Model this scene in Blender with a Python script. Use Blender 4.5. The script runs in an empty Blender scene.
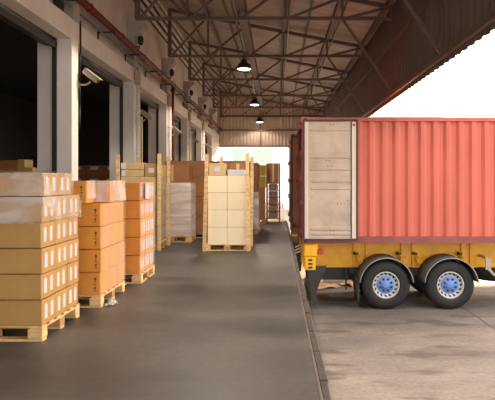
import bpy, bmesh, math, random
from mathutils import Vector, Matrix, noise
R = random.Random(7)
PI = math.pi
S = bpy.context.scene
COL = S.collection

# ------------------------------------------------------------------ camera, sky, sun, exposure
cam_d = bpy.data.cameras.new('camera')
cam = bpy.data.objects.new('camera', cam_d); COL.objects.link(cam)
cam.location = (0, 0, 1.3); cam.rotation_euler = (PI/2, 0, 0)
cam_d.sensor_fit = 'HORIZONTAL'; cam_d.sensor_width = 36
cam_d.lens = 640/495*36
cam_d.shift_x = -29.5/495; cam_d.shift_y = -19/495
cam_d.clip_end = 500
S.camera = cam
S.view_settings.view_transform = 'Standard'
S.view_settings.look = 'None'
S.view_settings.gamma = 1
S.view_settings.use_curve_mapping = False
S.view_settings.exposure = 0.85

W = bpy.data.worlds.new('overcast_sky'); S.world = W; W.use_nodes = True
wn = W.node_tree.nodes; wl = W.node_tree.links
bg = wn['Background']; bg.inputs['Strength'].default_value = 1.0
# overcast sky, brighter and warmer around the veiled sun low over the far right
_tc = wn.new('ShaderNodeTexCoord'); _dt = wn.new('ShaderNodeVectorMath'); _dt.operation = 'DOT_PRODUCT'
_dt.inputs[1].default_value = Vector((.62, .74, .26)).normalized()
wl.new(_tc.outputs['Generated'], _dt.inputs[0])
_rp = wn.new('ShaderNodeMapRange'); _rp.interpolation_type = 'SMOOTHSTEP'
_rp.inputs['From Min'].default_value = .25; _rp.inputs['From Max'].default_value = 1.0
wl.new(_dt.outputs['Value'], _rp.inputs['Value'])
_mx = wn.new('ShaderNodeMix'); _mx.data_type = 'RGBA'; _mx.clamp_factor = True
_mx.inputs['A'].default_value = (1.6, 1.54, 1.50, 1); _mx.inputs['B'].default_value = (5.2, 4.2, 3.1, 1)
wl.new(_rp.outputs['Result'], _mx.inputs['Factor']); wl.new(_mx.outputs['Result'], bg.inputs['Color'])

sun_d = bpy.data.lights.new('low_sun', 'SUN'); sun_d.energy = 10.0; sun_d.color = (1.0, 0.66, 0.36); sun_d.angle = math.radians(3)
sun = bpy.data.objects.new('low_sun', sun_d); COL.objects.link(sun)
sun.rotation_euler = Vector((-0.36, -1.0, -0.24)).to_track_quat('-Z', 'Y').to_euler()

# ------------------------------------------------------------------ materials
def mat(name, col, rough=.6, metal=0., var=0., vscale=3., bump=0., bscale=40., obj_var=0., detail=4, spec=.5, coat=0., col2=None, stretch=None):
    m = bpy.data.materials.new(name); m.use_nodes = True
    nt = m.node_tree; n = nt.nodes; l = nt.links
    b = n['Principled BSDF']
    b.inputs['Base Color'].default_value = (*col, 1); b.inputs['Roughness'].default_value = rough
    b.inputs['Metallic'].default_value = metal; b.inputs['Specular IOR Level'].default_value = spec
    b.inputs['Coat Weight'].default_value = coat; b.inputs['Coat Roughness'].default_value = .12
    tc = n.new('ShaderNodeTexCoord'); src = tc.outputs['Object']
    if stretch:
        mp = n.new('ShaderNodeMapping'); mp.inputs['Scale'].default_value = stretch
        l.new(src, mp.inputs['Vector']); src = mp.outputs['Vector']
    out = None
    if var or col2:
        t = n.new('ShaderNodeTexNoise'); t.inputs['Scale'].default_value = vscale; t.inputs['Detail'].default_value = detail
        l.new(src, t.inputs['Vector'])
        r = n.new('ShaderNodeValToRGB'); r.color_ramp.elements[0].position = .32; r.color_ramp.elements[1].position = .68
        c2 = col2 or col
        r.color_ramp.elements[0].color = (*[c*(1-var) for c in c2], 1)
        r.color_ramp.elements[1].color = (*[min(1, c*(1+var)) for c in col], 1)
        l.new(t.outputs['Fac'], r.inputs['Fac']); out = r.outputs['Color']
    if obj_var:
        oi = n.new('ShaderNodeObjectInfo'); mr = n.new('ShaderNodeMapRange')
        mr.inputs['To Min'].default_value = 1-obj_var; mr.inputs['To Max'].default_value = 1+obj_var
        l.new(oi.outputs['Random'], mr.inputs['Value'])
        hs = n.new('ShaderNodeHueSaturation'); hs.inputs['Color'].default_value = (*col, 1)
        if out: l.new(out, hs.inputs['Color'])
        l.new(mr.outputs['Result'], hs.inputs['Value']); out = hs.outputs['Color']
    if out: l.new(out, b.inputs['Base Color'])
    if bump:
        t2 = n.new('ShaderNodeTexNoise'); t2.inputs['Scale'].default_value = bscale; t2.inputs['Detail'].default_value = 3
        l.new(src, t2.inputs['Vector'])
        bp = n.new('ShaderNodeBump'); bp.inputs['Strength'].default_value = bump; bp.inputs['Distance'].default_value = .02
        l.new(t2.outputs['Fac'], bp.inputs['Height']); l.new(bp.outputs['Normal'], b.inputs['Normal'])
    return m

M = {}
M['kraft'] = mat('kraft_board', (.46, .265, .085), .55, var=.10, vscale=5, obj_var=.06)
M['kraft_pale'] = mat('pale_kraft_board', (.62, .43, .22), .6, var=.08, vscale=5, obj_var=.06)
M['orange'] = mat('orange_board', (.72, .30, .05), .5, var=.08, vscale=5, obj_var=.06)
M['cream'] = mat('overexposed_board', (.95, .80, .55), .6, var=.03, vscale=5, obj_var=.04)  # pale cream of overexposed light put into the board colour
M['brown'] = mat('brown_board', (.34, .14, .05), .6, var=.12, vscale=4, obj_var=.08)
M['lime'] = mat('lime_board', (.72, .80, .08), .5, var=.05, vscale=5)
M['label'] = mat('paper_label', (.62, .62, .70), .5)
M['ink'] = mat('black_ink', (.05, .025, .015), .6)
M['tape'] = mat('packing_tape', (.62, .42, .20), .25)
M['wood'] = mat('pallet_wood', (.74, .50, .23), .65, var=.22, vscale=6, bump=.15, bscale=30, stretch=(1, 1, 4), obj_var=.08)
M['wood_red'] = mat('reddish_pallet_wood', (.50, .27, .13), .65, var=.2, vscale=6, bump=.15, bscale=30)
M['plaster'] = mat('painted_plaster', (.83, .78, .73), .7, var=.07, vscale=1.3, bump=.08, bscale=25)
M['plaster_dull'] = mat('grey_plaster', (.43, .41, .38), .75, var=.12, vscale=1.6, bump=.12, bscale=20, col2=(.34, .31, .28))
M['upper_plaster'] = mat('upper_concrete', (.66, .61, .55), .75, var=.14, vscale=1.4, bump=.1, bscale=20)
M['dark'] = mat('dark_steel', (.03, .028, .027), .45, var=.1)
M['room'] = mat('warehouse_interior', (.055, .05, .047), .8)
M['steel'] = mat('truss_steel', (.17, .12, .095), .55, var=.15, vscale=3)
M['roof'] = mat('roof_sheet', (.52, .43, .36), .5, var=.12, vscale=1.0, stretch=(.25, 3, 1), col2=(.42, .35, .29))
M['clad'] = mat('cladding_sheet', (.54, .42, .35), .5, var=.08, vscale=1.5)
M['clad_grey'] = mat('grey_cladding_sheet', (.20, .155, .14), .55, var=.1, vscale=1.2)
M['redpipe'] = mat('red_pipe_paint', (.12, .015, .013), .6, spec=.25, var=.1)
M['conduit'] = mat('galvanised_conduit', (.17, .155, .14), .8, spec=.15)
M['fixture'] = mat('beige_housing', (.42, .37, .28), .5)
M['black'] = mat('black_plastic', (.02, .02, .02), .45)
M['rubber'] = mat('tyre_rubber', (.013, .0125, .0125), .6, var=.25, vscale=9, bump=.1, bscale=60)
M['salmon'] = mat('salmon_container_paint', (.60, .135, .09), .5, var=.06, vscale=2.2, stretch=(1, 1, .3), bump=.05, bscale=8)
M['rail'] = mat('maroon_rail_paint', (.26, .07, .06), .5, var=.15, vscale=4)
M['toprail'] = mat('red_rail_paint', (.55, .12, .075), .5, var=.1, vscale=4)
M['doorwhite'] = mat('weathered_white_door_paint', (.57, .455, .365), .5, var=.09, vscale=2.5, col2=(.48, .37, .29))
M['doorstrip'] = mat('pale_door_edge_paint', (.72, .62, .52), .45, var=.05)
M['gasket'] = mat('rubber_gasket', (.06, .04, .035), .6)
M['maroon2'] = mat('backlit_container_paint', (.20, .10, .055), .55, var=.15, vscale=2)  # brown of backlight and haze glow put into the container colour
M['yellow'] = mat('yellow_chassis_paint', (.95, .50, .012), .4, var=.06, vscale=3, col2=(.90, .43, .01))
M['fender'] = mat('grey_plastic_fender', (.085, .08, .08), .6, var=.1)
M['fender_edge'] = mat('pale_fender_edge', (.36, .35, .34), .45)
M['rimsteel'] = mat('silver_rim_paint', (.62, .60, .57), .4, metal=.2, var=.08, vscale=10)
M['hubblue'] = mat('blue_hub_paint', (.13, .28, .68), .45, var=.08, vscale=10)
M['chassis_black'] = mat('black_chassis_paint', (.035, .03, .028), .6, var=.2)
M['redlens'] = mat('red_lamp_lens', (.45, .05, .04), .2)
M['amber'] = mat('amber_lens', (.85, .33, .03), .25)
M['white_paint'] = mat('white_paint', (.75, .73, .70), .5)
M['outer_wall'] = mat('white_render', (.88, .86, .82), .8)
M['outer_glass'] = mat('pale_green_glass', (.42, .55, .47), .2)
M['edge_rubber'] = mat('dock_edge_rubber', (.055, .045, .042), .7, var=.3, vscale=6, bump=.3, bscale=30)
M['edge_steel'] = mat('dock_edge_steel', (.20, .175, .16), .5, metal=.3, var=.2, vscale=6)
M['paleyellow'] = mat('pale_yellow_panel', (.80, .62, .34), .6)
M['shade'] = mat('lamp_shade_steel', (.05, .04, .035), .4, metal=.5)
M['scrap'] = mat('torn_cardboard', (.62, .40, .24), .7, var=.1)

def emis(name, col, s):
    m = bpy.data.materials.new(name); m.use_nodes = True
    b = m.node_tree.nodes['Principled BSDF']
    b.inputs['Emission Color'].default_value = (*col, 1); b.inputs['Emission Strength'].default_value = s
    b.inputs['Base Color'].default_value = (.8, .8, .8, 1); return m
M['bulb'] = emis('lit_lamp', (1, .88, .68), 4.0)

def film_mat(name, lo, hi, scale=(1.2, 1.2, 2.2), rough=.22, bump=.25, tint=(.92, .88, .86)):
    m = bpy.data.materials.new(name); m.use_nodes = True
    nt = m.node_tree; n = nt.nodes; l = nt.links
    b = n['Principled BSDF']; b.inputs['Base Color'].default_value = (*tint, 1); b.inputs['Roughness'].default_value = rough
    b.inputs['Specular IOR Level'].default_value = .8
    tr = n.new('ShaderNodeBsdfTransparent'); mx = n.new('ShaderNodeMixShader')
    tc = n.new('ShaderNodeTexCoord'); mp = n.new('ShaderNodeMapping'); mp.inputs['Scale'].default_value = scale
    mp.inputs['Rotation'].default_value = (.15, .2, .1)
    t = n.new('ShaderNodeTexNoise'); t.inputs['Scale'].default_value = 2.2; t.inputs['Detail'].default_value = 4; t.inputs['Distortion'].default_value = .5
    l.new(tc.outputs['Object'], mp.inputs['Vector']); l.new(mp.outputs['Vector'], t.inputs['Vector'])
    r = n.new('ShaderNodeMapRange'); r.inputs['From Min'].default_value = .40; r.inputs['From Max'].default_value = .75
    r.inputs['To Min'].default_value = lo; r.inputs['To Max'].default_value = hi
    l.new(t.outputs['Fac'], r.inputs['Value'])
    l.new(r.outputs['Result'], mx.inputs['Fac']); l.new(tr.outputs[0], mx.inputs[1]); l.new(b.outputs[0], mx.inputs[2])
    bp = n.new('ShaderNodeBump'); bp.inputs['Strength'].default_value = bump; bp.inputs['Distance'].default_value = .02
    l.new(t.outputs['Fac'], bp.inputs['Height']); l.new(bp.outputs['Normal'], b.inputs['Normal'])
    l.new(mx.outputs[0], n['Material Output'].inputs['Surface'])
    return m
M['film'] = film_mat('clear_stretch_film', .05, .6)
M['film_side'] = film_mat('smooth_stretch_film', .14, .34, scale=(.7, .7, 1.2), bump=.05)
M['film_dense'] = film_mat('milky_stretch_film', .5, .95, scale=(.6, .6, 3.4), tint=(.98, .93, .91))
M['film_sheen'] = film_mat('shiny_stretch_film', .30, .85, scale=(.8, .8, 1.6), rough=.12)
M['scrapfilm'] = film_mat('crumpled_film', .5, .95)

def floor_mat(name, base, dark, rough_lo, rough_hi, scale, joints=None, spots=0., pale=None):
    m = bpy.data.materials.new(name); m.use_nodes = True
    nt = m.node_tree; n = nt.nodes; l = nt.links; b = n['Principled BSDF']
    tc = n.new('ShaderNodeTexCoord')
    mp = n.new('ShaderNodeMapping'); mp.inputs['Scale'].default_value = scale
    l.new(tc.outputs['Object'], mp.inputs['Vector'])
    t = n.new('ShaderNodeTexNoise'); t.inputs['Scale'].default_value = 1; t.inputs['Detail'].default_value = 8; t.inputs['Roughness'].default_value = .62
    l.new(mp.outputs['Vector'], t.inputs['Vector'])
    r = n.new('ShaderNodeValToRGB'); r.color_ramp.elements[0].position = .38; r.color_ramp.elements[1].position = .60
    r.color_ramp.elements[0].color = (*dark, 1); r.color_ramp.elements[1].color = (*base, 1)
    if pale:
        e = r.color_ramp.elements.new(.74); e.color = (*pale, 1)
    l.new(t.outputs['Fac'], r.inputs['Fac']); out = r.outputs['Color']
    # fine grime
    t3 = n.new('ShaderNodeTexNoise'); t3.inputs['Scale'].default_value = 14; t3.inputs['Detail'].default_value = 6
    l.new(tc.outputs['Object'], t3.inputs['Vector'])
    r3 = n.new('ShaderNodeMapRange'); r3.inputs['From Min'].default_value = .3; r3.inputs['From Max'].default_value = .7
    r3.inputs['To Min'].default_value = .82; r3.inputs['To Max'].default_value = 1.12
    l.new(t3.outputs['Fac'], r3.inputs['Value'])
    mm = n.new('ShaderNodeMix'); mm.data_type = 'RGBA'; mm.blend_type = 'MULTIPLY'; mm.inputs['Factor'].default_value = 1
    l.new(out, mm.inputs['A']); l.new(r3.outputs['Result'], mm.inputs['B']); out = mm.outputs['Result']
    if spots:
        v = n.new('ShaderNodeTexNoise'); v.inputs['Scale'].default_value = 1; v.inputs['Detail'].default_value = 3
        mp2 = n.new('ShaderNodeMapping'); mp2.inputs['Scale'].default_value = (.9, 2.2, 1); mp2.inputs['Location'].default_value = (3.3, 1.7, 0)
        l.new(tc.outputs['Object'], mp2.inputs['Vector']); l.new(mp2.outputs['Vector'], v.inputs['Vector'])
        rr = n.new('ShaderNodeMapRange'); rr.inputs['From Min'].default_value = .53; rr.inputs['From Max'].default_value = .64
        rr.inputs['To Min'].default_value = 0; rr.inputs['To Max'].default_value = spots
        l.new(v.outputs['Fac'], rr.inputs['Value'])
        m2 = n.new('ShaderNodeMix'); m2.data_type = 'RGBA'; m2.inputs['B'].default_value = (.085, .066, .058, 1)
        l.new(rr.outputs['Result'], m2.inputs['Factor']); l.new(out, m2.inputs['A']); out = m2.outputs['Result']
    l.new(out, b.inputs['Base Color'])
    rg = n.new('ShaderNodeMapRange'); rg.inputs['To Min'].default_value = rough_lo; rg.inputs['To Max'].default_value = rough_hi
    rg.inputs['From Min'].default_value = .3; rg.inputs['From Max'].default_value = .7
    l.new(t.outputs['Fac'], rg.inputs['Value']); l.new(rg.outputs['Result'], b.inputs['Roughness'])
    bp = n.new('ShaderNodeBump'); bp.inputs['Strength'].default_value = .12; bp.inputs['Distance'].default_value = .01
    l.new(t3.outputs['Fac'], bp.inputs['Height']); l.new(bp.outputs['Normal'], b.inputs['Normal'])
    return m
M['floor'] = floor_mat('polished_dock_concrete', (.108, .100, .095), (.036, .036, .037), .38, .58, (.42, .75, 1))
M['yard'] = floor_mat('yard_concrete', (.245, .215, .198), (.150, .132, .123), .7, .85, (.35, .7, 1), spots=.75, pale=(.34, .295, .265))

# ------------------------------------------------------------------ mesh building
class MB:
    def __init__(s): s.v = []; s.f = []; s.mi = []; s.mats = []; s.cur = 0; s.smooth = set(); s.sm = False
    def use(s, m):
        if m not in s.mats: s.mats.append(m)
        s.cur = s.mats.index(m); return s
    def add(s, vs, fs):
        o = len(s.v); s.v += [tuple(v) for v in vs]
        for f in fs:
            if s.sm: s.smooth.add(len(s.f))
            s.f.append(tuple(i+o for i in f)); s.mi.append(s.cur)
        return s
    def box(s, x0, x1, y0, y1, z0, z1):
        x0, x1 = min(x0, x1), max(x0, x1); y0, y1 = min(y0, y1), max(y0, y1); z0, z1 = min(z0, z1), max(z0, z1)
        return s.add([(x0,y0,z0),(x1,y0,z0),(x1,y1,z0),(x0,y1,z0),(x0,y0,z1),(x1,y0,z1),(x1,y1,z1),(x0,y1,z1)],
              [(3,2,1,0),(4,5,6,7),(0,1,5,4),(1,2,6,5),(2,3,7,6),(3,0,4,7)])
    def bbox(s, x0, x1, y0, y1, z0, z1, b):   # bevelled box
        bm = bmesh.new(); bmesh.ops.create_cube(bm, size=1)
        for v in bm.verts:
            v.co = ((x0+x1)/2+v.co.x*(x1-x0), (y0+y1)/2+v.co.y*(y1-y0), (z0+z1)/2+v.co.z*(z1-z0))
        bmesh.ops.bevel(bm, geom=bm.edges[:], offset=b, segments=1, affect='EDGES')
        bm.verts.index_update()
        s.add([v.co[:] for v in bm.verts], [[v.index for v in f.verts] for f in bm.faces]); bm.free(); return s
    def bar(s, p, q, w, h=None, up=(0, 0, 1)):
        h = h or w; p = Vector(p); q = Vector(q); d = (q-p).normalized(); u = Vector(up)
        if abs(d.dot(u)) > .98: u = Vector((0, 1, 0))
        a = d.cross(u).normalized(); b = a.cross(d).normalized()
        vs = [c + a*sx*w/2 + b*sz*h/2 for c in (p, q) for sx, sz in ((-1,-1),(1,-1),(1,1),(-1,1))]
        return s.add(vs, [(0,1,2,3),(7,6,5,4),(0,4,5,1),(1,5,6,2),(2,6,7,3),(3,7,4,0)])
    def tube(s, p, q, r, n=10, r2=None):
        p = Vector(p); q = Vector(q); r2 = r if r2 is None else r2; d = (q-p).normalized()
        u = Vector((0,0,1)) if abs(d.z) < .9 else Vector((1,0,0))
        a = d.cross(u).normalized(); b = a.cross(d)
        vs = []
        for c, rr in ((p, r), (q, r2)):
            for i in range(n):
                t = 2*PI*i/n; vs.append(c + a*math.cos(t)*rr + b*math.sin(t)*rr)
        sm = s.sm; s.sm = True
        s.add(vs, [(i, (i+1) % n, n+(i+1) % n, n+i) for i in range(n)]); s.sm = sm
        o = len(s.v)-2*n
        s.f.append(tuple(o+n-1-i for i in range(n))); s.mi.append(s.cur)
        s.f.append(tuple(o+n+i for i in range(n))); s.mi.append(s.cur); return s
    def path(s, pts, r, n=8):
        for a, b in zip(pts, pts[1:]): s.tube(a, b, r, n)
        return s
    def lathe(s, prof, axis, c, n=32, closed=False):   # prof: (radius, along-axis); axis 'x','y','z'
        vs = []; c = Vector(c)
        for r, t in prof:
            for i in range(n):
                a = 2*PI*i/n; x, y = r*math.cos(a), r*math.sin(a)
                vs.append(c + (Vector((x, t, y)) if axis == 'y' else Vector((x, y, t)) if axis == 'z' else Vector((t, x, y))))
        m = len(prof); fs = []
        for j in range(m if closed else m-1):
            k = (j+1) % m
            for i in range(n): fs.append((j*n+i, j*n+(i+1) % n, k*n+(i+1) % n, k*n+i))
        sm = s.sm; s.sm = True; s.add(vs, fs); s.sm = sm
        return s
    def prism(s, pts, axis, a, b):   # polygon extruded along axis; pts are the other two coordinates in order
        def P(p, t): return (t, p[0], p[1]) if axis == 'x' else (p[0], t, p[1]) if axis == 'y' else (p[0], p[1], t)
        n = len(pts)
        return s.add([P(p, a) for p in pts] + [P(p, b) for p in pts],
            [tuple(range(n)), tuple(range(2*n-1, n-1, -1))] + [(i, i+n, (i+1) % n+n, (i+1) % n) for i in range(n)])
    def corr(s, u0, u1, pitch, depth, w0, w1, base, plane, flat=.26):   # corrugated sheet; ridges run along w (vertical)
        pts = []; u = u0; t = .0
        seq = [(0, 0), (flat, 0), (.5, 1), (.5+flat, 1), (1, 0)]
        k = 0; done = False
        while not done:
            for fr, d in seq[:-1]:
                uu = u0+(k+fr)*pitch
                if uu >= u1: done = True; break
                pts.append((uu, d*depth))
            k += 1
        pts.append((u1, 0))
        vs = []
        for uu, d in pts:
            for w in ((w0(uu), w1(uu)) if callable(w1) else (w0, w1)):
                vs.append((uu, base+d, w) if plane == 'xz' else (base+d, uu, w) if plane == 'yz' else None)
        return s.add(vs, [(2*i, 2*i+2, 2*i+3, 2*i+1) for i in range(len(pts)-1)])
    def build(s, name, m=None, parent=None, fix=True):
        me = bpy.data.meshes.new(name); me.from_pydata(s.v, [], s.f)
        mats = s.mats or [m]
        for x in mats: me.materials.append(x if not isinstance(x, str) else M[x])
        if len(mats) > 1 or s.mats:
            for p, i in zip(me.polygons, s.mi): p.material_index = i
        for i in s.smooth: me.polygons[i].use_smooth = True
        if fix:
            bm = bmesh.new(); bm.from_mesh(me); bmesh.ops.recalc_face_normals(bm, faces=bm.faces[:]); bm.to_mesh(me); bm.free()
        me.update()
        o = bpy.data.objects.new(name, me); COL.objects.link(o)
        if parent: o.parent = parent
        return o

def tag(o, label, cat, group=None, kind=None):
    o['label'] = label; o['category'] = cat
    if group: o['group'] = group
    if kind: o['kind'] = kind
    return o
def thing(name, loc, label, cat, group=None):
    o = bpy.data.objects.new(name, None); COL.objects.link(o); o.location = loc; o.empty_display_size = .1
    return tag(o, label, cat, group)
def struct(o):
    o['kind'] = 'structure'; return o
def kids(o): return [c for c in bpy.data.objects if c.parent == o]
def dup(o, loc=None, label=None, parent=None, rotz=None):
    ch = kids(o); c = o.copy(); COL.objects.link(c); c.parent = parent
    if loc is not None: c.location = loc
    if rotz is not None: c.rotation_euler.z = rotz
    if label: c['label'] = label
    for k in ch: dup(k, parent=c)
    return c

# ------------------------------------------------------------------ layout constants (metres; dock floor z=0, yard z=-1.5, +y away)
DX = 0.31            # dock edge
YZ = -1.5            # yard level
WX = -3.4            # left wall face
BAY = 4.55
C0 = 10.6            # near side of the first visible door column
CH = 5.14            # truss bottom chord height
SX = 2.77            # hanging cladding on the right
GY = 37.7            # far gable
YN = -7.0            # near end of the floor and the left wall
RN = -7.0            # near end of the roof

# ------------------------------------------------------------------ setting
m = MB(); m.box(-14, DX-.05, YN, 39.5, -.3, 0); struct(m.build('floor', 'floor'))
m = MB(); m.box(-.3, DX-.05, YN, 39.5, YZ-.1, -.301); struct(m.build('wall_dock', 'plaster_dull'))
m = MB(); m.box(DX-.05, 60, -40, 90, YZ-.2, YZ); m.box(-40, DX-.05, 39.5, 90, YZ-.2, YZ); m.box(-40, DX-.05, -40, YN, YZ-.2, YZ)
struct(m.build('ground', 'yard'))
# expansion joints of the yard slabs (thin dark sealant strips)
m = MB()
for x in (4.12, 8.2, 12.3): m.box(x-.012, x+.012, -10, 50, YZ, YZ+.003)
for y in (17.7, 23): m.box(1, 30, y-.012, y+.012, YZ, YZ+.003)
struct(m.build('trim_1', 'gasket'))
# dock edge: steel angle and rubber strip in lengths
m = MB(); m.box(DX-.05, DX-.034, YN, 39.5, -.12, .002); struct(m.build('trim_2', 'edge_steel'))
y = 1.5; k = 0
m = MB()
while y < 38:
    L = .62 + .25*R.random()
    m.bbox(DX-.033, DX+.018+.010*R.random(), y, y+L-.025, -.16, -.004-.006*R.random(), .006)
    y += L
struct(m.build('trim_3', 'edge_rubber'))

# left wall: door piers, lintels, upper wall
cols = [C0+BAY*k for k in range(-3, 6)]          # near side of each pier
m = MB()
for c in cols:
    m.box(WX-.24, WX, c, c+.34, 0, 3.65)                   # portal pier
    m.box(WX-.56, WX-.31, c-.02, c+.36, 0, 3.72)           # inner jamb
m.box(WX-.24, WX, YN, GY, 3.65, 3.99)                    # lintel
m.box(WX-.56, WX, cols[-1]+.34, GY, 0, 3.65)
m.box(WX-.56, WX, YN, cols[0], 0, 3.65)
struct(m.build('wall_left', 'plaster'))
m = MB(); m.box(WX-.6, WX-.16, YN, GY, 3.991, 5.75); struct(m.build('wall_left', 'upper_plaster'))
m = MB()
for c in cols[2:]:
    m.box(WX-.16, WX+.02, c+.04, c+.36, 3.99, 4.9)
    m.prism([(WX-.16, 4.75), (WX+.02, 4.75), (WX+.24, 4.95), (WX+.24, 5.08), (WX-.16, 5.08)], 'y', c+.02, c+.38)
struct(m.build('trim_4', 'plaster_dull'))
# roller shutters rolled up behind the lintels
for k, c in enumerate(cols[:-1]):
    d = MB(); d.box(WX-.31, WX-.24, c+BAY-.05, c+BAY+.04, 0, 3.6); d.box(WX-.31, WX-.24, c+.3, c+.38, 0, 3.6)
    o = struct(d.build('door_%d' % (k+1), 'dark'))
    d = MB(); d.tube((WX-.40, c+.36, 3.68), (WX-.40, c+BAY, 3.68), .145, 20)
    d.box(WX-.29, WX-.25, c+.36, c+BAY, 3.50, 3.60); d.build('shutter_roll', 'dark', o)
# warehouse interior behind the doors
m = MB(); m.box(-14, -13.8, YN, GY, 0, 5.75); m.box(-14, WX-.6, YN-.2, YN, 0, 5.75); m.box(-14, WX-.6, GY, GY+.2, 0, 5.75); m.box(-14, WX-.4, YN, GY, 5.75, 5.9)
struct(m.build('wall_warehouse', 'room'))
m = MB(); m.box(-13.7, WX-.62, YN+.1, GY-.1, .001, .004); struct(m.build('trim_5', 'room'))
# louvre bands above the wall
m = MB()
for i in range(4):
    z = 5.86+i*.27
    m.box(WX-.18, WX-.16, YN, GY, z, z+.13)
struct(m.build('trim_6', 'plaster'))
m = MB(); m.box(WX-.5, WX-.42, YN, GY, 5.75, 7.0); m.box(WX-.42, WX-.157, GY-.05, GY, 5.751, 7.0); struct(m.build('wall_upper', 'dark'))

# roof: sloping down to the right
def roofz(x): return 6.56 + (x-(-3.3))*-.192 + .13
m = MB(); x0, x1 = WX-.7, SX+.12
m.prism([(x0, roofz(x0)), (x1, roofz(x1)), (x1, roofz(x1)+.06), (x0, roofz(x0)+.06)], 'y', RN, GY+.3)
struct(m.build('ceiling', 'roof'))
# hanging corrugated cladding on the right and the far gable
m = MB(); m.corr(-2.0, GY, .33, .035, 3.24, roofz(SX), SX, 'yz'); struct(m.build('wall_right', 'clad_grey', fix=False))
m = MB(); m.box(SX-.07, SX-.005, -2.0, GY, 3.33, 3.43); m.box(SX-.07, SX-.005, -2.0, GY, 4.55, 4.62); struct(m.build('trim_7', 'steel'))
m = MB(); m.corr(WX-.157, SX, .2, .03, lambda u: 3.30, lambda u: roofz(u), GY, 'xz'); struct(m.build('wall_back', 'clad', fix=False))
m = MB(); m.box(WX, SX, GY-.08, GY-.005, 3.30, 3.38); m.box(WX, SX, GY-.06, GY-.005, 4.25, 4.33); m.box(WX, SX, GY-.06, GY-.005, 5.05, 5.13)
m.box(-1.0, -.92, GY-.13, GY-.06, 3.3, 5.1)
struct(m.build('trim_8', 'steel'))

# roof trusses, one per bay
ordn = ['nearest', 'second', 'third', 'fourth', 'fifth', 'sixth', 'seventh', 'eighth']
def ct(x): return 6.56-(x+3.3)*.192
nodes = [-3.3, -2.12, -.9, .2, 1.54, 2.68]
def make_truss(label):
    t = thing('roof_truss', (0, 0, 0), label, 'roof truss', 'steel roof trusses')
    b = MB(); b.box(-3.34, 2.72, -.045, .045, CH-.04, CH+.04); b.build('bottom_chord', 'steel', t)
    b = MB(); b.bar((-3.34, 0, ct(-3.34)), (2.74, 0, ct(2.74)), .08, .10); b.build('top_chord', 'steel', t)
    for i, x in enumerate(nodes):
        b = MB(); w = .11 if i == 0 else .055
        b.box(x-w/2, x+w/2, -w/2, w/2, CH, ct(x)); b.build('vertical', 'steel', t)
    for i in range(5):
        b = MB(); b.bar((nodes[i]+.05, 0, CH), (nodes[i+1]-.03, 0, ct(nodes[i+1])), .055, .06); b.build('diagonal', 'steel', t)
    b = MB(); b.bar((nodes[0], .03, ct(nodes[0])-.15), (nodes[1], .03, CH+.05), .05, .055); b.build('diagonal', 'steel', t)
    b = MB(); b.bar((1.54, 0, CH), (SX-.04, 0, 3.40), .055, .055); b.build('knee_brace', 'steel', t)
    return t
tr0 = make_truss('roof truss nearest the camera, only its knee brace in view')
tr0.location = (0, C0, 0)
for k in range(1, 7):
    dup(tr0, (0, C0+BAY*k-.02-(.15 if k == 6 else 0), 0), '%s steel roof truss from the camera with its bottom chord in view' % (['', 'first', 'second', 'third', 'fourth', 'fifth', 'sixth and farthest'][k]))
trm = dup(tr0, (0, C0-BAY, 0), 'roof truss overhead out of the top of the frame')
# purlins and longitudinal members
for nm, x, z, w, h, mt, lb in (
    ('purlin', -2.12, roofz(-2.12)-.09, .08, .12, 'steel', 'first roof purlin from the left wall'),
    ('purlin', -2.75, roofz(-2.75)-.07, .05, .09, 'steel', 'thin roof purlin close above the louvres'),
    ('purlin', .2, roofz(.2)-.09, .10, .13, 'steel', 'roof purlin over the middle truss node'),
    ('purlin', 1.54, roofz(1.54)-.09, .10, .13, 'steel', 'roof purlin nearest the hanging cladding'),
    ('purlin', -1.5, roofz(-1.5)-.06, .05, .08, 'steel', 'thin roof purlin left of the lamp beam'),
    ('purlin', .9, roofz(.9)-.06, .05, .08, 'steel', 'thin roof purlin right of the middle node'),
    ('purlin', 2.62, roofz(2.62)-.09, .10, .13, 'steel', 'eave purlin along the top of the hanging cladding'),
    ('lamp_beam', -.84, CH+.28, .22, .30, 'steel', 'deep dark beam that runs along above the hanging lamps')):
    b = MB(); b.box(x-w/2, x+w/2, RN, GY-.06, z-h/2, z+h/2); o = b.build(nm, mt)
    tag(o, lb, 'beam' if nm == 'lamp_beam' else 'purlin', None if nm == 'lamp_beam' else 'roof purlins')
for x, z, lb in ((-1.0, CH+.02+.05, 'pale cable conduit that carries the hanging lamps'), (.32, roofz(.2)-.22, 'pale conduit beside the middle purlin'), (1.66, roofz(1.54)-.22, 'pale conduit beside the purlin near the cladding')):
    b = MB(); b.tube((x, RN, z), (x, GY-.1, z), .028, 8); tag(b.build('conduit', 'conduit'), lb, 'conduit', 'roof conduits')

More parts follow.
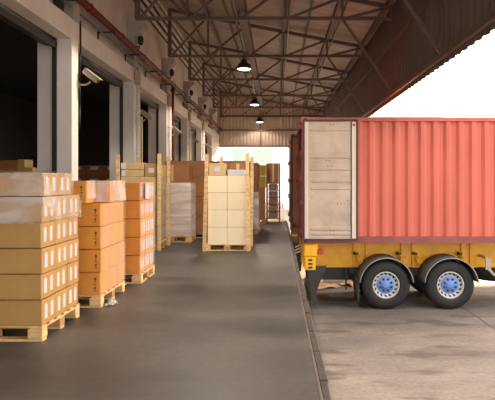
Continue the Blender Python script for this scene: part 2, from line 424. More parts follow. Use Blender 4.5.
# bell lamps
def lamp(y, label, power=330):
    t = thing('pendant_lamp', (-1.0, y, 4.70), label, 'lamp', 'hanging bell lamps')
    b = MB(); b.lathe([(.05, .30), (.09, .27), (.11, .2), (.2, .12), (.225, .0), (.215, .0), (.19, .11), (.1, .19), (.0, .2)], 'z', (0, 0, 0), 28); b.build('lamp_shade', 'shade', t)
    b = MB(); b.tube((0, 0, .28), (0, 0, .40), .06, 14); b.build('ballast_housing', 'conduit', t)
    b = MB(); b.path([(0, 0, .40), (0, 0, .47)], .016); b.lathe([(.03, .43), (.045, .45), (.03, .47)], 'z', (0, 0, 0), 12); b.build('hook', 'conduit', t)
    b = MB(); b.lathe([(.0, -.045), (.10, -.035), (.18, -.012), (.205, .012), (.205, .045), (.0, .05)], 'z', (0, 0, 0), 24); b.build('lens', 'bulb', t)
    l = bpy.data.lights.new('lamp_glow', 'SPOT'); l.energy = power; l.color = (1, .86, .68); l.shadow_soft_size = .18; l.spot_size = 2.4
    lo = bpy.data.objects.new('lamp_glow', l); COL.objects.link(lo); lo.location = (0, 0, -.1); lo.parent = t
lamp(C0-.25, 'bell lamp of the row overhead, above the top of the frame')
lamp(C0-.25-2*BAY, 'bell lamp of the row above the camera, out of the frame', 70)
lamp(C0+2*BAY-.25, 'large bell lamp glowing white, nearest of the three hanging lamps')
lamp(C0+4*BAY-.25, 'middle bell lamp of the hanging row, smaller with distance')
lamp(GY-.75, 'farthest hanging bell lamp, in front of the far corrugated gable', 60)

# ------------------------------------------------------------------ pipes and fittings on the left wall
t = thing('fire_pipe', (0, 0, 0), 'dark red pipe that runs along the left wall over the dock doors', 'pipe')
b = MB(); b.tube((-3.28, YN, 4.33), (-3.28, GY-.4, 4.33), .066, 14)
for y in [C0-4+BAY*.5*i for i in range(14)]: b.tube((-3.28, y, 4.33), (-3.28, y+.07, 4.33), .078, 14)
b.build('main_pipe', 'redpipe', t)
yb = C0+2*BAY+.45
for i in range(13):
    y = C0-.2+BAY*.5*i
    b = MB(); b.bar((WX-.158, y, 4.245), (-3.2, y, 4.245), .03, .03); b.bar((WX-.142, y, 4.25), (WX-.142, y, 4.05), .03, .03); b.build('bracket', 'dark', t)
td = thing('drop_pipe', (-3.28, yb, 0), 'dark red pipe that drops down from the long wall pipe beside a pier', 'pipe')
b = MB(); b.tube((0, 0, 4.255), (0, 0, .9), .04, 10); b.tube((0, 0, 4.2), (0, 0, 4.12), .055, 10); b.build('pipe', 'redpipe', td)
b = MB(); b.lathe([(.11, 0), (.125, .012), (.11, .024)], 'y', (.04, -.12, 1.55), 20, True)
b.path([(0, -.1, 1.55), (0, 0, 1.55)], .02); b.build('valve_wheel', 'conduit', td)
b = MB(); b.tube((-3.42, YN, 4.20), (-3.42, GY-.4, 4.20), .022, 8); tag(b.build('conduit', 'conduit'), 'thin grey conduit beside the red pipe on the left wall', 'conduit')

pos = ['first', 'second', 'third', 'fourth', 'fifth', 'sixth']
for k, c in enumerate(cols[3:8]):
    o_ = pos[k]
    # junction box with the white conduit that runs down the pier
    if k > 0: t = thing('junction_box', (WX+.012, c+.2, 3.6), 'grey junction box and pale conduit on the %s pier of the left wall' % o_, 'junction box', 'junction boxes on the piers')
    if k > 0:
        b = MB(); b.bbox(.0, .09, -.13, .12, 0, .34, .012); b.box(.09, .1, -.1, .09, .03, .31); b.build('box', 'fixture', t)
        b = MB(); b.tube((.065, -.03, 0), (.065, -.03, -3.55), .05, 12)
        for z in (-.6, -1.6, -2.6): b.tube((.065, -.03, z), (.065, -.03, z-.06), .06, 12)
        b.build('down_pipe', 'plaster', t)
        b = MB(); b.path([(.05, 0, .33), (.05, .0, .42)], .014); b.build('cable', 'black', t)
    # wall mounted camera on an arm
    cx, cy, cz = WX+.0, c+.30, 2.94 if k == 0 else 2.74
    t = thing('security_camera', (cx, cy, cz), 'beige camera housing on a short arm, %s pier from the camera' % o_, 'camera', 'cameras on the door piers')
    b = MB(); b.bbox(0, .02, -.05, .05, -.06, .06, .005); b.path([(.02, 0, 0), (.16, 0, 0), (.22, 0, .05)], .016); b.build('arm', 'fixture', t)
    b = MB(); b.bbox(-.19, .21, -.06, .06, -.055, .055, .018); b.box(-.17, .25, -.07, .07, .056, .068)
    h = b.build('housing', 'fixture', t); h.location = (.235, -.02, .15); h.rotation_euler = (0, math.radians(36), math.radians(-14)); h.scale = (.82, .82, .82)
    b = MB(); b.lathe([(.0, .012), (.035, .01), (.04, 0)], 'x', (.212, 0, 0), 14); b.build('lens', 'black', h)
    # black oval floodlight high on the pilaster
    t = thing('flood_lamp', (WX+.03, c+.2, 4.62), 'black oval flood lamp on the %s pilaster above the red pipe' % o_, 'lamp', 'black flood lamps')
    b = MB(); b.lathe([(0, -.12), (.05, -.10), (.07, -.04), (.07, .05), (.045, .10), (0, .12)], 'z', (.10, 0, .05), 16); h = b.build('lamp_body', 'black', t)
    b = MB(); b.path([(0, 0, -.1), (.05, 0, -.1), (.09, 0, -.08)], .015); b.path([(.08, 0, -.08), (.05, 0, -.17)], .012); b.build('bracket', 'black', t)
b = MB(); b.bbox(WX-.12, WX+.0, 10.05, 10.22, 3.995, 4.17, .012); b.box(WX, WX+.006, 10.07, 10.2, 4.03, 4.14); tag(b.build('loudspeaker', 'black'), 'small black box on the ledge over the first dock door', 'speaker')
# black cable hanging down the first pier
b = MB(); b.path([(WX+.02, 11.0, 4.05), (WX+.02, 11.02, 3.6), (WX+.015, 10.98, 3.2), (WX+.015, 10.99, 2.6), (WX+.015, 10.975, 2.2)], .016); tag(b.build('cable', 'black'), 'black cable hanging down the edge of the first pier', 'cable')
# pale sliding panel inside the third door
b = MB(); b.box(-4.36, -3.98, 18.9, 18.95, 0.005, 3.2)
for x in (-4.36, -4.18, -4.03): b.box(x, x+.05, 18.875, 18.9, .005, 3.2)
tag(b.build('sliding_panel', 'paleyellow'), 'pale yellow upright panel inside the third dock door', 'panel')

# ------------------------------------------------------------------ pallets and cartons
def pallet(x0, x1, y0, y1, label, run='x', h=.125, posts=None, lean=None, wood='wood', group='wooden pallets'):
    t = thing('wooden_pallet', (x0, y0, 0), label, 'pallet', group)
    w, d = x1-x0, y1-y0
    b = MB()
    n = 6
    for i in range(n):
        a = i*(d-.1)/(n-1); b.bbox(0, w, a, a+.1, h-.014, h, .003)
    for a in (0, w/2-.05, w-.1): b.box(a, a+.1, 0, d, h-.026, h-.014)
    b.build('deck', wood, t)
    for i, a in enumerate((0, w/2-.06, w-.12)):
        for j, e in enumerate((0, d/2-.06, d-.12)):
            b = MB(); b.bbox(a, a+.12, e, e+.12, .0185, h-.026, .004)
            b.build('block', 'wood_red' if (i+j) % 2 else wood, t)
    if run in ('x', 'xy'):
        for e in (0, d/2-.05, d-.1):
            b = MB(); b.box(0, w, e, e+.1, 0, .018); b.build('bottom_board', wood, t)
    if run in ('y', 'xy'):
        for a in (.0, w-.1):
            b = MB(); b.box(a, a+.1, .1 if run == 'xy' else 0, d-.1 if run == 'xy' else d, 0, .018); b.build('bottom_board', wood, t)
    if posts:
        for i, (px, py, ph, lx) in enumerate(posts):
            b = MB(); b.bar((px-x0, py-y0, 0.0), (px-x0+lx, py-y0, ph), .065, .05, up=(0, 1, 0)); b.build('corner_post', wood, t)
    return t

def carton(x0, x1, y0, y1, z0, z1, board, label, group, labels=None, marks=False, tape=False, front_label=None, bev=.007, rot=0, blob=None):
    w, d, h = x1-x0, y1-y0, z1-z0
    b = MB(); b.use(board); b.bbox(-w/2, w/2, -d/2+.002, d/2-.002, 0, h-.005, bev)
    e = .0015; d -= .004
    if labels:
        b.use('label')
        for c0, c1 in labels:       # fractions along +X face depth
            a, q = -d/2+c0*d, -d/2+c1*d; z_0, z_1, z_2 = h*.22, h*.74, h*.84
            b.add([(w/2+e, a, z_0), (w/2+e, q, z_0), (w/2+e, q, z_1), (w/2+e, (a+q)/2, z_2), (w/2+e, a, z_1)], [(0, 1, 2, 3, 4)])
    if front_label:
        b.use('label')
        for (fx0, fx1, fz0, fz1) in front_label:
            b.add([(-w/2+fx0*w, -d/2-e, fz0*h), (-w/2+fx1*w, -d/2-e, fz0*h), (-w/2+fx1*w, -d/2-e, fz1*h), (-w/2+fx0*w, -d/2-e, fz1*h)], [(0, 1, 2, 3)])
    if marks:     # handling arrows and bars printed near the right edge of the front
        b.use('ink'); yy = -d/2-e; xm = w/2-.052
        def q(pts): b.add([(xm+px, yy, h*.5+pz) for px, pz in pts], [tuple(range(len(pts)))])
        q([(-.004, .01), (.004, .01), (.004, .05), (-.004, .05)]); q([(-.016, .045), (.016, .045), (0, .07)])
        q([(-.016, -.012), (.016, -.012), (.016, -.004), (-.016, -.004)])
        q([(-.004, -.06), (.004, -.06), (.004, -.03), (-.004, -.03)]); q([(-.014, -.055), (.014, -.03), (.006, -.028), (-.016, -.048)])
        q([(-.012, -.075), (.012, -.075), (.012, -.068), (-.012, -.068)])
    if tape:
        b.use('tape'); b.add([(-.03, -d/2-e, 0.02), (.03, -d/2-e, .02), (.03, -d/2-e, h-.016), (-.03, -d/2-e, h-.016)], [(0, 1, 2, 3)])
        b.add([(-.03, -d/2+.01, h-.005+e), (.03, -d/2+.01, h-.005+e), (.03, d/2-.01, h-.005+e), (-.03, d/2-.01, h-.005+e)], [(0, 1, 2, 3)])
    o = b.build('carton', None); o.location = ((x0+x1)/2, (y0+y1)/2, z0); o.rotation_euler.z = rot
    return tag(o, label, 'carton', group)

def film(name, x0, x1, y0, y1, z0, z1, mt, label, amp=.006, top=False, seed=0, faces='fr', n=14, flare=0.0):
    b = MB(); b.sm = True; g = .006
    def disp(p, nrm):
        q = Vector(p)*7+Vector((seed*3.1, seed*1.7, 0)); a = (noise.noise(q)*.6+noise.noise(q*3)*.4)
        return Vector(p)+Vector(nrm)*(g+amp+amp*a)
    def grid(o, u, v, nrm):
        vs = []
        for j in range(n+1):
            for i in range(n+1):
                p = Vector(o)+Vector(u)*i/n+Vector(v)*j/n
                vs.append(disp(p, nrm))
        b.add(vs, [(j*(n+1)+i, j*(n+1)+i+1, (j+1)*(n+1)+i+1, (j+1)*(n+1)+i) for j in range(n) for i in range(n)])
    w, d, h = x1-x0, y1-y0, z1-z0; E = .012
    if 'f' in faces: grid((x0-E, y0, z0), (w+2*E, 0, 0), (0, 0, h), (0, -1, 0))
    if 'r' in faces: grid((x1, y0-E, z0), (0, d+2*E, 0), (0, 0, h), (1, 0, 0))
    if 'b' in faces: grid((x0-E, y1, z0), (w+2*E, 0, 0), (0, 0, h), (0, 1, 0))
    if 'l' in faces: grid((x0, y0-E, z0), (0, d+2*E, 0), (0, 0, h), (-1, 0, 0))
    if top: grid((x0-E, y0-E, z1), (w+2*E, 0, 0), (0, d+2*E, 0), (0, 0, 1))
    o = b.build(name, mt, fix=False)
    return tag(o, label, 'plastic film', 'stretch film on the pallet loads')

lay = ['bottom', 'second', 'third', 'fourth', 'fifth', 'top']
row3 = ['front', 'middle', 'back']
L2 = [(.16, .36), (.60, .80)]
# stack 1: nearest, at the left edge
X1, Y1 = -1.905, 5.18
pallet(X1-.86, X1+.005, Y1, Y1+.98, 'wooden pallet under the nearest stack at the left edge')
for k in range(5):
    for j in range(3):
        xo = R.uniform(-.006, .006)
        carton(X1-.83+xo, X1-.003+xo, Y1+.006+j*.325, Y1+.006+j*.325+.322, .125+k*.2095, .125+(k+1)*.2095, 'kraft',
               'kraft carton with white labels, nearest left stack, %s layer, %s' % (lay[k], row3[j]), 'kraft cartons in the nearest stack', labels=L2)
for j in range(2):
    carton(X1-.85, X1-.03, Y1+.11+j*.372, Y1+.11+j*.372+.369, .125+5*.2095, .125+6*.2095-.01, 'kraft',
           'kraft carton under film on top of the nearest left stack, %s one' % ('front', 'back')[j], 'kraft cartons in the nearest stack', labels=L2)
film('stretch_film', X1-.85, X1-.028, Y1+.11, Y1+.856, .125+5*.2095+.003, .125+6*.2095-.01, M['film'], 'clear film draped over the top cartons of the nearest stack', amp=.008, top=True, seed=1, faces='frbl')
film('stretch_film', X1-.835, X1+.006, Y1, Y1+.985, .125+4*.2095-.01, .125+5*.2095-.002, M['film'], 'clear film around the fifth layer of the nearest stack', amp=.006, seed=2, faces='frbl')

# stack 2: orange
X2, Y2 = -1.81, 6.56
pallet(X2-.82, X2+.005, Y2, Y2+1.03, 'wooden pallet under the orange stack behind the nearest one')
for k in range(4):
    for j in range(3):
        xo = R.uniform(-.006, .006)
        carton(X2-.79+xo, X2-.003+xo, Y2+.01+j*.338, Y2+.01+j*.338+.335, .125+k*.236, .125+(k+1)*.236, 'orange',
               'orange carton, second stack from the front, %s layer, %s' % (lay[k], row3[j]), 'orange cartons in the second stack', marks=True)
zt = .125+4*.236
for j in range(3):
    o = .145 if j == 0 else .0
    carton(X2-.79, X2-.004-o, Y2+.01+j*.338, Y2+.01+j*.338+(.305 if j == 0 else .335), zt, zt+.236, 'orange',
           'orange carton on top of the second stack, %s' % (row3[j] + (', pushed back from the edge' if j == 0 else '')), 'orange cartons in the second stack', marks=True)
film('stretch_film', X2-.80, X2+.0, Y2+.352, Y2+1.02, zt+.004, zt+.236, M['film_sheen'], 'shiny film on the top cartons of the second stack', amp=.010, top=False, seed=4, faces='fr')
film('stretch_film', X2-.80, X2-.149, Y2+.02, Y2+.30, zt+.05, zt+.236, M['film_sheen'], 'shiny film on the pushed back front carton, second stack', amp=.006, seed=5, faces='r')
film('stretch_film', X2-.80, X2+.004, Y2+.006, Y2+1.02, .13, zt-.004, M['film_side'], 'clear film down the right side of the second stack', amp=.0012, seed=6, faces='r')
# stack 3: orange with white labels
X3, Y3 = -1.73, 8.1
pallet(X3-.80, X3+.01, Y3, Y3+.90, 'wooden pallet with side runners under the third stack', run='xy')
for k in range(5):
    for j in range(3):
        xo = R.uniform(-.006, .006)
        carton(X3-.77+xo, X3-.003+xo, Y3+.01+j*.294, Y3+.01+j*.294+.292, .125+k*.232, .125+(k+1)*.232, 'orange',
               'orange carton with white labels, third stack, %s layer, %s' % (lay[k] if k < 4 else 'top', row3[j]), 'orange cartons in the third stack', labels=[(.1, .38), (.52, .84)])
film('stretch_film', X3-.78, X3+.004, Y3+.004, Y3+.895, .13, .125+5*.232, M['film_side'], 'clear film on the right side of the third stack', amp=.002, seed=8, faces='r')
b = MB(); b.box(X3+.03, X3+.033, Y3+.16, Y3+.42, 1.07, 1.27); tag(b.build('paper_sheet', 'label'), 'white paper sheet stuck on the top of the third stack', 'paper')

def scrap(x, y, z, sx, sy, sz, label, seed):
    b = MB(); b.sm = True; n = 9; vs = []
    for j in range(n+1):
        for i in range(n+1):
            u, v = i/n-.5, j/n-.5
            q = Vector((u*5+seed, v*5, seed*.7))
            vs.append((u*sx+.02*noise.noise(q*2), v*sy+.02*noise.noise(q*2+Vector((9, 0, 0))), max(.003, sz*(.5+1.1*noise.noise(q))*(1-1.6*max(abs(u), abs(v))))+.003))
    b.add(vs, [(j*(n+1)+i, j*(n+1)+i+1, (j+1)*(n+1)+i+1, (j+1)*(n+1)+i) for j in range(n) for i in range(n)])
    o = b.build('film_scrap', 'scrapfilm', fix=False); o.location = (x, y, z); tag(o, label, 'plastic scrap', 'loose film on the floor')
scrap(-1.74, 6.72, 0, .10, .17, .11, 'crumpled film at the corner of the second pallet', 3)
scrap(-2.0, 8.0, 0, .24, .12, .07, 'crumpled film on the floor before the third pallet', 11)

# stack 4: with corner posts
X4, Y4 = -2.20, 12.0
pallet(X4-.80, X4+.0, Y4, Y4+.95, 'pallet with four tall wooden corner posts behind the third stack', run='x', h=.14,
       posts=[(X4+.0, Y4-.03, 1.81, .0), (X4-.775, Y4-.03, 1.80, .0), (X4+.0, Y4+.99, 1.79, 0), (X4-.6, Y4+.99, 1.78, 0)])
for k in range(4):
    if k < 3:
        for j in range(2):
            carton(X4-.73, X4-.04, Y4+.01+j*.46, Y4+.01+j*.46+.457, .14+k*.31, .14+(k+1)*.31, 'kraft_pale',
                   'pale kraft carton in the corner post stack, %s layer, %s' % (lay[k], ('front', 'back')[j]), 'cartons between the corner posts', labels=L2)
    else:
        for i in range(2):
            for j in range(2):
                carton(X4-.735+i*.352, X4-.735+i*.352+.35, Y4+.01+j*.46, Y4+.01+j*.46+.457, .14+k*.31, .14+(k+1)*.31-.0, 'kraft_pale',
                       'pale kraft carton in the corner post stack, fourth layer, %s %s' % (('front', 'back')[j], ('left', 'right')[i]), 'cartons between the corner posts', labels=L2)
z4 = .14+4*.31
carton(X4-.73, X4-.30, Y4+.02, Y4+.42, z4, z4+.135, 'kraft_pale', 'flat carton with white end label, lower of two, on the corner post stack', 'flat cartons on the corner post stack', front_label=[(.02, .2, .1, .9)])
carton(X4-.735, X4-.30, Y4+.02, Y4+.42, z4+.136, z4+.27, 'kraft_pale', 'flat carton with white end label, upper of two, on the corner post stack', 'flat cartons on the corner post stack', front_label=[(.02, .22, .1, .9)])
carton(X4-.285, X4-.05, Y4+.02, Y4+.42, z4, z4+.25, 'kraft', 'small carton with white front label beside the right corner post', 'cartons between the corner posts', front_label=[(.28, .75, .3, .66)])
carton(X4-.60, X4-.04, Y4+.48, Y4+.93, z4, z4+.245, 'kraft_pale', 'plain carton at the back on the corner post stack', 'cartons between the corner posts')
film('stretch_film', X4-.74, X4-.03, Y4+.06, Y4+.93, .15, z4, M['film_side'], 'clear film on the right side of the corner post stack', seed=13, faces='r')

# stack 5: film wrapped with a carton on top
X5, Y5 = -1.82, 13.55
pallet(X5-.80, X5, Y5, Y5+.8, 'pallet under the film wrapped stack beside the corner posts')
for k in range(4):
    carton(X5-.77, X5-.02, Y5+.02, Y5+.76, .125+k*.285, .125+(k+1)*.285, 'kraft_pale', 'film wrapped carton left of the dark brown stack, %s of four' % ('lowest', 'second', 'third', 'highest')[k], 'film wrapped cartons')
film('stretch_film', X5-.78, X5-.015, Y5+.02, Y5+.76, .13, .125+4*.285, M['film_dense'], 'milky film around the stack beside the corner posts', amp=.012, seed=15, faces='fr')
carton(X5-.75, X5-.06, Y5+.03, Y5+.70, .125+4*.285, .125+4*.285+.39, 'brown', 'brown taped carton on top of the film wrapped stack', 'brown cartons', tape=True)

# stack 6: tall brown stack
X6, Y6 = -1.42, 14.55
pallet(X6-1.15, X6, Y6, Y6+1.0, 'pallet under the tall dark brown stack', wood='wood_red')
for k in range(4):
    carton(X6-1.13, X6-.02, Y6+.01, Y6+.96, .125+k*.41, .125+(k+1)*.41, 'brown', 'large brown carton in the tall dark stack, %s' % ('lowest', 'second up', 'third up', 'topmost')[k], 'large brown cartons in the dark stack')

# stack 7: cartons with glare painted in as cream, in the middle of the aisle
X7, Y7 = -.50, 11.9
pallet(X7-.86, X7, Y7, Y7+.95, 'pallet with corner posts under the cream stack in the aisle', run='xy', h=.12,
       posts=[(X7-.85, Y7-.03, 1.80, .05), (X7-.03, Y7-.03, 1.81, -.02), (X7-.02, Y7+.98, 1.79, .02), (X7-.62, Y7+.98, 1.78, 0)])
nm4 = ('bottom', 'second', 'third', 'fourth')
for k in range(4):
    for i in range(2):
        for j in range(2):
            x0 = X7-.79+i*.362
            carton(x0, x0+.358, Y7+.01+j*.45, Y7+.01+j*.45+.446, .12+k*.32, .12+(k+1)*.32, 'cream',
                   'glare-paled cream carton in the aisle stack, %s row, %s, %s side' % (nm4[k], ('left', 'right')[i], ('near', 'far')[j]), 'cream cartons in the aisle stack')
z7 = .12+4*.32
carton(X7-.77, X7-.46, Y7+.03, Y7+.40, z7, z7+.235, 'kraft_pale', 'small carton with white label on top of the cream stack', 'cartons on top of the cream stack', front_label=[(.32, .68, .34, .68)])
carton(X7-.42, X7-.10, Y7+.03, Y7+.36, z7, z7+.115, 'label', 'flat white carton on top of the cream stack', 'cartons on top of the cream stack')
carton(X7-.42, X7-.09, Y7+.42, Y7+.85, z7, z7+.25, 'brown', 'brown carton behind the flat white one on the cream stack', 'cartons on top of the cream stack', tape=True)
film('stretch_film', X7-.80, X7-.055, Y7+.02, Y7+.93, .14, z7, M['film_dense'], 'milky film on the right side of the cream stack', seed=17, faces='r', amp=.008)

# stack behind the cream one
X6b, Y6b = -.62, 14.6
pallet(X6b-.78, X6b, Y6b, Y6b+.8, 'pallet hidden behind the cream stack', wood='wood_red')
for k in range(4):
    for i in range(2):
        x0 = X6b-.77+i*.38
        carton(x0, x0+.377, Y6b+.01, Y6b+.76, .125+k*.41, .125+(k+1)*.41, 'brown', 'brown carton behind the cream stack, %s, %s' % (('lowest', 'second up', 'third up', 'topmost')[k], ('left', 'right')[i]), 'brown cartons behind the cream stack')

# stacks 8: right of the cream stack
for q, (ya, lb) in enumerate(((15.6, 'narrow stack right of the cream one'), (16.7, 'shaded stack behind the narrow one'))):
    X8 = -.45
    pallet(X8-.8, X8, ya, ya+.98, 'pallet under the %s' % lb, wood='wood_red')
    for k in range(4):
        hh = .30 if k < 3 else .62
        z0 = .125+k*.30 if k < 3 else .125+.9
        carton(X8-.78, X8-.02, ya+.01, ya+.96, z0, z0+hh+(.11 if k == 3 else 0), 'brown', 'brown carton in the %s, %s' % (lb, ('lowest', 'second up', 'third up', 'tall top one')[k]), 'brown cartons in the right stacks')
film('stretch_film', -1.24, -.46, 15.6, 16.57, .13, 1.03, M['film_dense'], 'milky film on the narrow stack right of the cream one', amp=.014, seed=19, faces='f')

# stack 9: lime green cartons over yellow ones, stack 10: rack of white bundles
X9, Y9 = -.34, 19.3
pallet(X9-.5, X9, Y9, Y9+.7, 'pallet under the lime green cartons')
for k in range(6):
    carton(X9-.48, X9-.02, Y9+.02, Y9+.62, .125+k*.165, .125+(k+1)*.165, 'kraft_pale', 'flat carton under the lime green ones, number %s from below' % ('one', 'two', 'three', 'four', 'five', 'six')[k], 'flat cartons under the lime ones')
for k in range(2):
    z = .125+6*.165+k*.34
    carton(X9-.46, X9-.0, Y9+.02, Y9+.6, z, z+.335, 'lime', '%s lime green carton beside the far shelf rack' % ('lower', 'upper')[k], 'lime green cartons')
t = thing('storage_rack', (-.32, 20.3, 0), 'dark rack with shelves of white bundles at the aisle end', 'rack')
for x in (0, .40):
    for y in (0, .65):
        b = MB(); b.box(x-.025, x+.025, y-.025, y+.025, 0, 1.86); b.build('upright', 'brown', t)
for k in range(6):
    b = MB(); b.box(-.02, .42, -.02, .67, .10+k*.222, .13+k*.222); b.build('shelf', 'brown', t)
for k in range(5):
    z = .131+k*.222
    b = MB(); b.bbox(-.26, .045, -.0, .55, 0, .186-.008*(k % 2), .03); o = b.build('wrapped_bundle', 'label'); o.location = (-.32+.31, 20.32, z)
    tag(o, 'white wrapped bundle on the far rack, %s shelf' % ('lowest', 'second', 'third', 'fourth', 'highest')[k], 'bundle', 'white bundles on the rack')
carton(-.29, .05, 20.34, 20.9, 1.241, 1.87, 'brown', 'tall brown carton on the top shelf of the far rack', 'brown cartons', tape=True)

# cartons inside the warehouse
for i, (x0, x1, z1) in enumerate(((-6.4, -5.805, 1.77), (-5.80, -5.64, 1.79), (-5.63, -5.46, 1.61))):
    carton(x0, x1, 14.3, 14.8, 1.02, z1, 'brown' if i == 0 else 'kraft', 'carton in the dark behind the first door, %s' % ('left and widest', 'middle and tallest', 'right and lowest')[i], 'cartons inside the first door')
    carton(x0, x1, 14.3, 14.8, .01, 1.02, 'brown', 'large carton in the dark first doorway under the %s one' % ('widest', 'tallest', 'lowest')[i], 'cartons inside the first door')
for i in range(3):
    for k in range(5):
        x0 = -6.05+i*.5
        carton(x0, x0+.49, 18.6, 19.1, .01+k*.35, .01+(k+1)*.35, 'brown', 'dark carton with grey label inside the second door, %s layer, %s' % (('bottom', 'second', 'third', 'fourth', 'top')[k], ('left', 'middle', 'right')[i]), 'cartons inside the second door', front_label=[(.25, .72, .62, .88)])

# ------------------------------------------------------------------ shipping containers
def container(x0, y0, label, paint, rail, toprail, doorm, zb=-.05, zt=2.69, L=12.19, Wd=2.44, detail=True):
    t = thing('shipping_container', (x0, y0, zb), label, 'container', 'shipping containers at the dock')
    H = zt-zb
    b = MB(); b.corr(.10, L-.1, .278, .046, .14, H-.085, .02, 'xz'); b.build('side_panel', paint, t, fix=False)
    b = MB(); b.corr(.10, L-.1, .278, -.046, .14, H-.085, Wd-.02, 'xz'); b.build('side_panel', paint, t, fix=False)
    for y in (0, Wd-.06):
        b = MB(); b.box(.16, L-.16, y, y+.06, H-.09, H-.01); b.build('top_rail', toprail, t)
        b = MB(); b.box(.16, L-.16, y, y+.06, .0, .145); b.build('bottom_rail', rail, t)
    b = MB(); b.box(0.02, .12, .06, Wd-.06, H-.12, H-.01); b.box(0.02, .12, .06, Wd-.06, .0, .12); b.build('door_frame', rail, t)
    for x in (0, L-.14):
        for y in (0, Wd-.12):
            b = MB(); b.box(x+.005, x+.135, y+.004, y+.12, .12, H-.12); b.build('corner_post', rail, t)
            for z in (0, H-.12):
                b = MB(); b.bbox(x-.004, x+.172, y-.006, y+.16-.034, z, z+.12, .006)
                b.use('black'); yy = y-.0075 if y == 0 else y+.1275
                b2 = MB(); b2.mats = []
                o = b.build('corner_casting', None, t)
                o.data.materials.clear(); o.data.materials.append(M[toprail if z else rail]); 
                for p in o.data.polygons: p.material_index = 0
                h = MB(); h.lathe([(0, -.002), (.034, -.002), (.038, .002)], 'y', (x+.085, (y-.007 if y == 0 else y+.127), z+.06), 12); h.build('casting_hole', 'black', o)
    b = MB(); b.box(.05, L-.05, .06, Wd-.06, H-.05, H-.02); b.build('roof_panel', paint, t)
    b = MB(); b.box(.05, L-.05, .06, Wd-.06, .10, .14); b.build('floor_panel', 'brown', t)
    b = MB(); b.box(L-.1, L-.06, .1, Wd-.1, .12, H-.1); b.build('front_wall', paint, t)
    # open door leaves, folded back along the sides
    dz0, dz1 = .085, H-.085
    for near in (True, False):
        sg = -1 if near else 1; yb = -.03 if near else Wd+.03
        d = MB(); d.use(doorm)
        yo = yb+sg*.05
        x_0, x_1 = .05, 1.20
        d.box(x_0, x_1, min(yb, yo), max(yb, yo), dz0, dz1)
        dr = d.build('door', None, t); 
        # horizontal swages of the leaf
        hh = dz1-dz0
        for fz, th in ((.925, .02), (.70, .03), (.605, .045), (.50, .035), (.435, .03), (.095, .03), (.05, .02)):
            z = dz0+hh*fz; s2 = .018
            d = MB(); d.prism([(yo, z-th-.02), (yo+sg*s2, z-th), (yo+sg*s2, z+th), (yo, z+th+.02)], 'x', x_0+.15, x_1-.14); d.build('swage', doorm, dr)
        d = MB(); d.box(x_0+.02, x_0+.10, yo, yo+sg*.022, dz0+.03, dz1-.03); d.box(x_1-.115, x_1-.03, yo, yo+sg*.03, dz0+.03, dz1-.03); d.build('edge_strip', 'doorstrip' if doorm == 'doorwhite' else doorm, dr)
        d = MB()
        for a in (x_0-.02, x_1-.02): d.box(a, a+.035, yo-sg*.0, yo+sg*.034, dz0-.02, dz1+.02)
        d.box(x_0, x_1, yo, yo+sg*.03, dz0-.02, dz0+.018); d.box(x_0, x_1, yo, yo+sg*.03, dz1-.018, dz1+.02)
        d.box(x_1-.14, x_1-.118, yo, yo+sg*.012, dz0+.03, dz1-.03); d.build('gasket', 'gasket', dr)
        for fz in (.06, .3, .5, .72, .95):
            d = MB(); d.tube((x_0-.055, yb, dz0+hh*fz-.07), (x_0-.055, yb, dz0+hh*fz+.07), .026, 10); d.box(x_0-.06, x_0+.0, yb-.02, yb+.02, dz0+hh*fz-.06, dz0+hh*fz+.06); d.build('hinge', rail, dr)
        d = MB()
        for fx, fz in ((.5,.965),(.56,.965),(.45,.62),(.52,.62),(.93,.62),(.5,.045),(.56,.045),(.5,.075),(.56,.075),(.63,.30),(.7,.30),(.9,.27),(.82,.33),(.42,.665),(.48,.665),(.15,.35)):
            d.tube((x_0+fx*(x_1-x_0), yo, dz0+hh*fz), (x_0+fx*(x_1-x_0), yo+sg*.022, dz0+hh*fz), .011, 8)
        d.build('rivet', 'gasket', dr)
        if near and detail:
            d = MB(); d.box(x_1-.10, x_1-.045, yo+sg*.03, yo+sg*.033, dz1-.12, dz1-.07); d.build('sticker', 'redlens', dr)
    return t
CX, CY = .53, 13.9
container(CX, CY, 'salmon red shipping container with its grey white door folded open', 'salmon', 'rail', 'toprail', 'doorwhite')
container(.40, 18.95, 'backlit brown shipping container parked behind the salmon red one', 'maroon2', 'maroon2', 'maroon2', 'maroon2', detail=False)

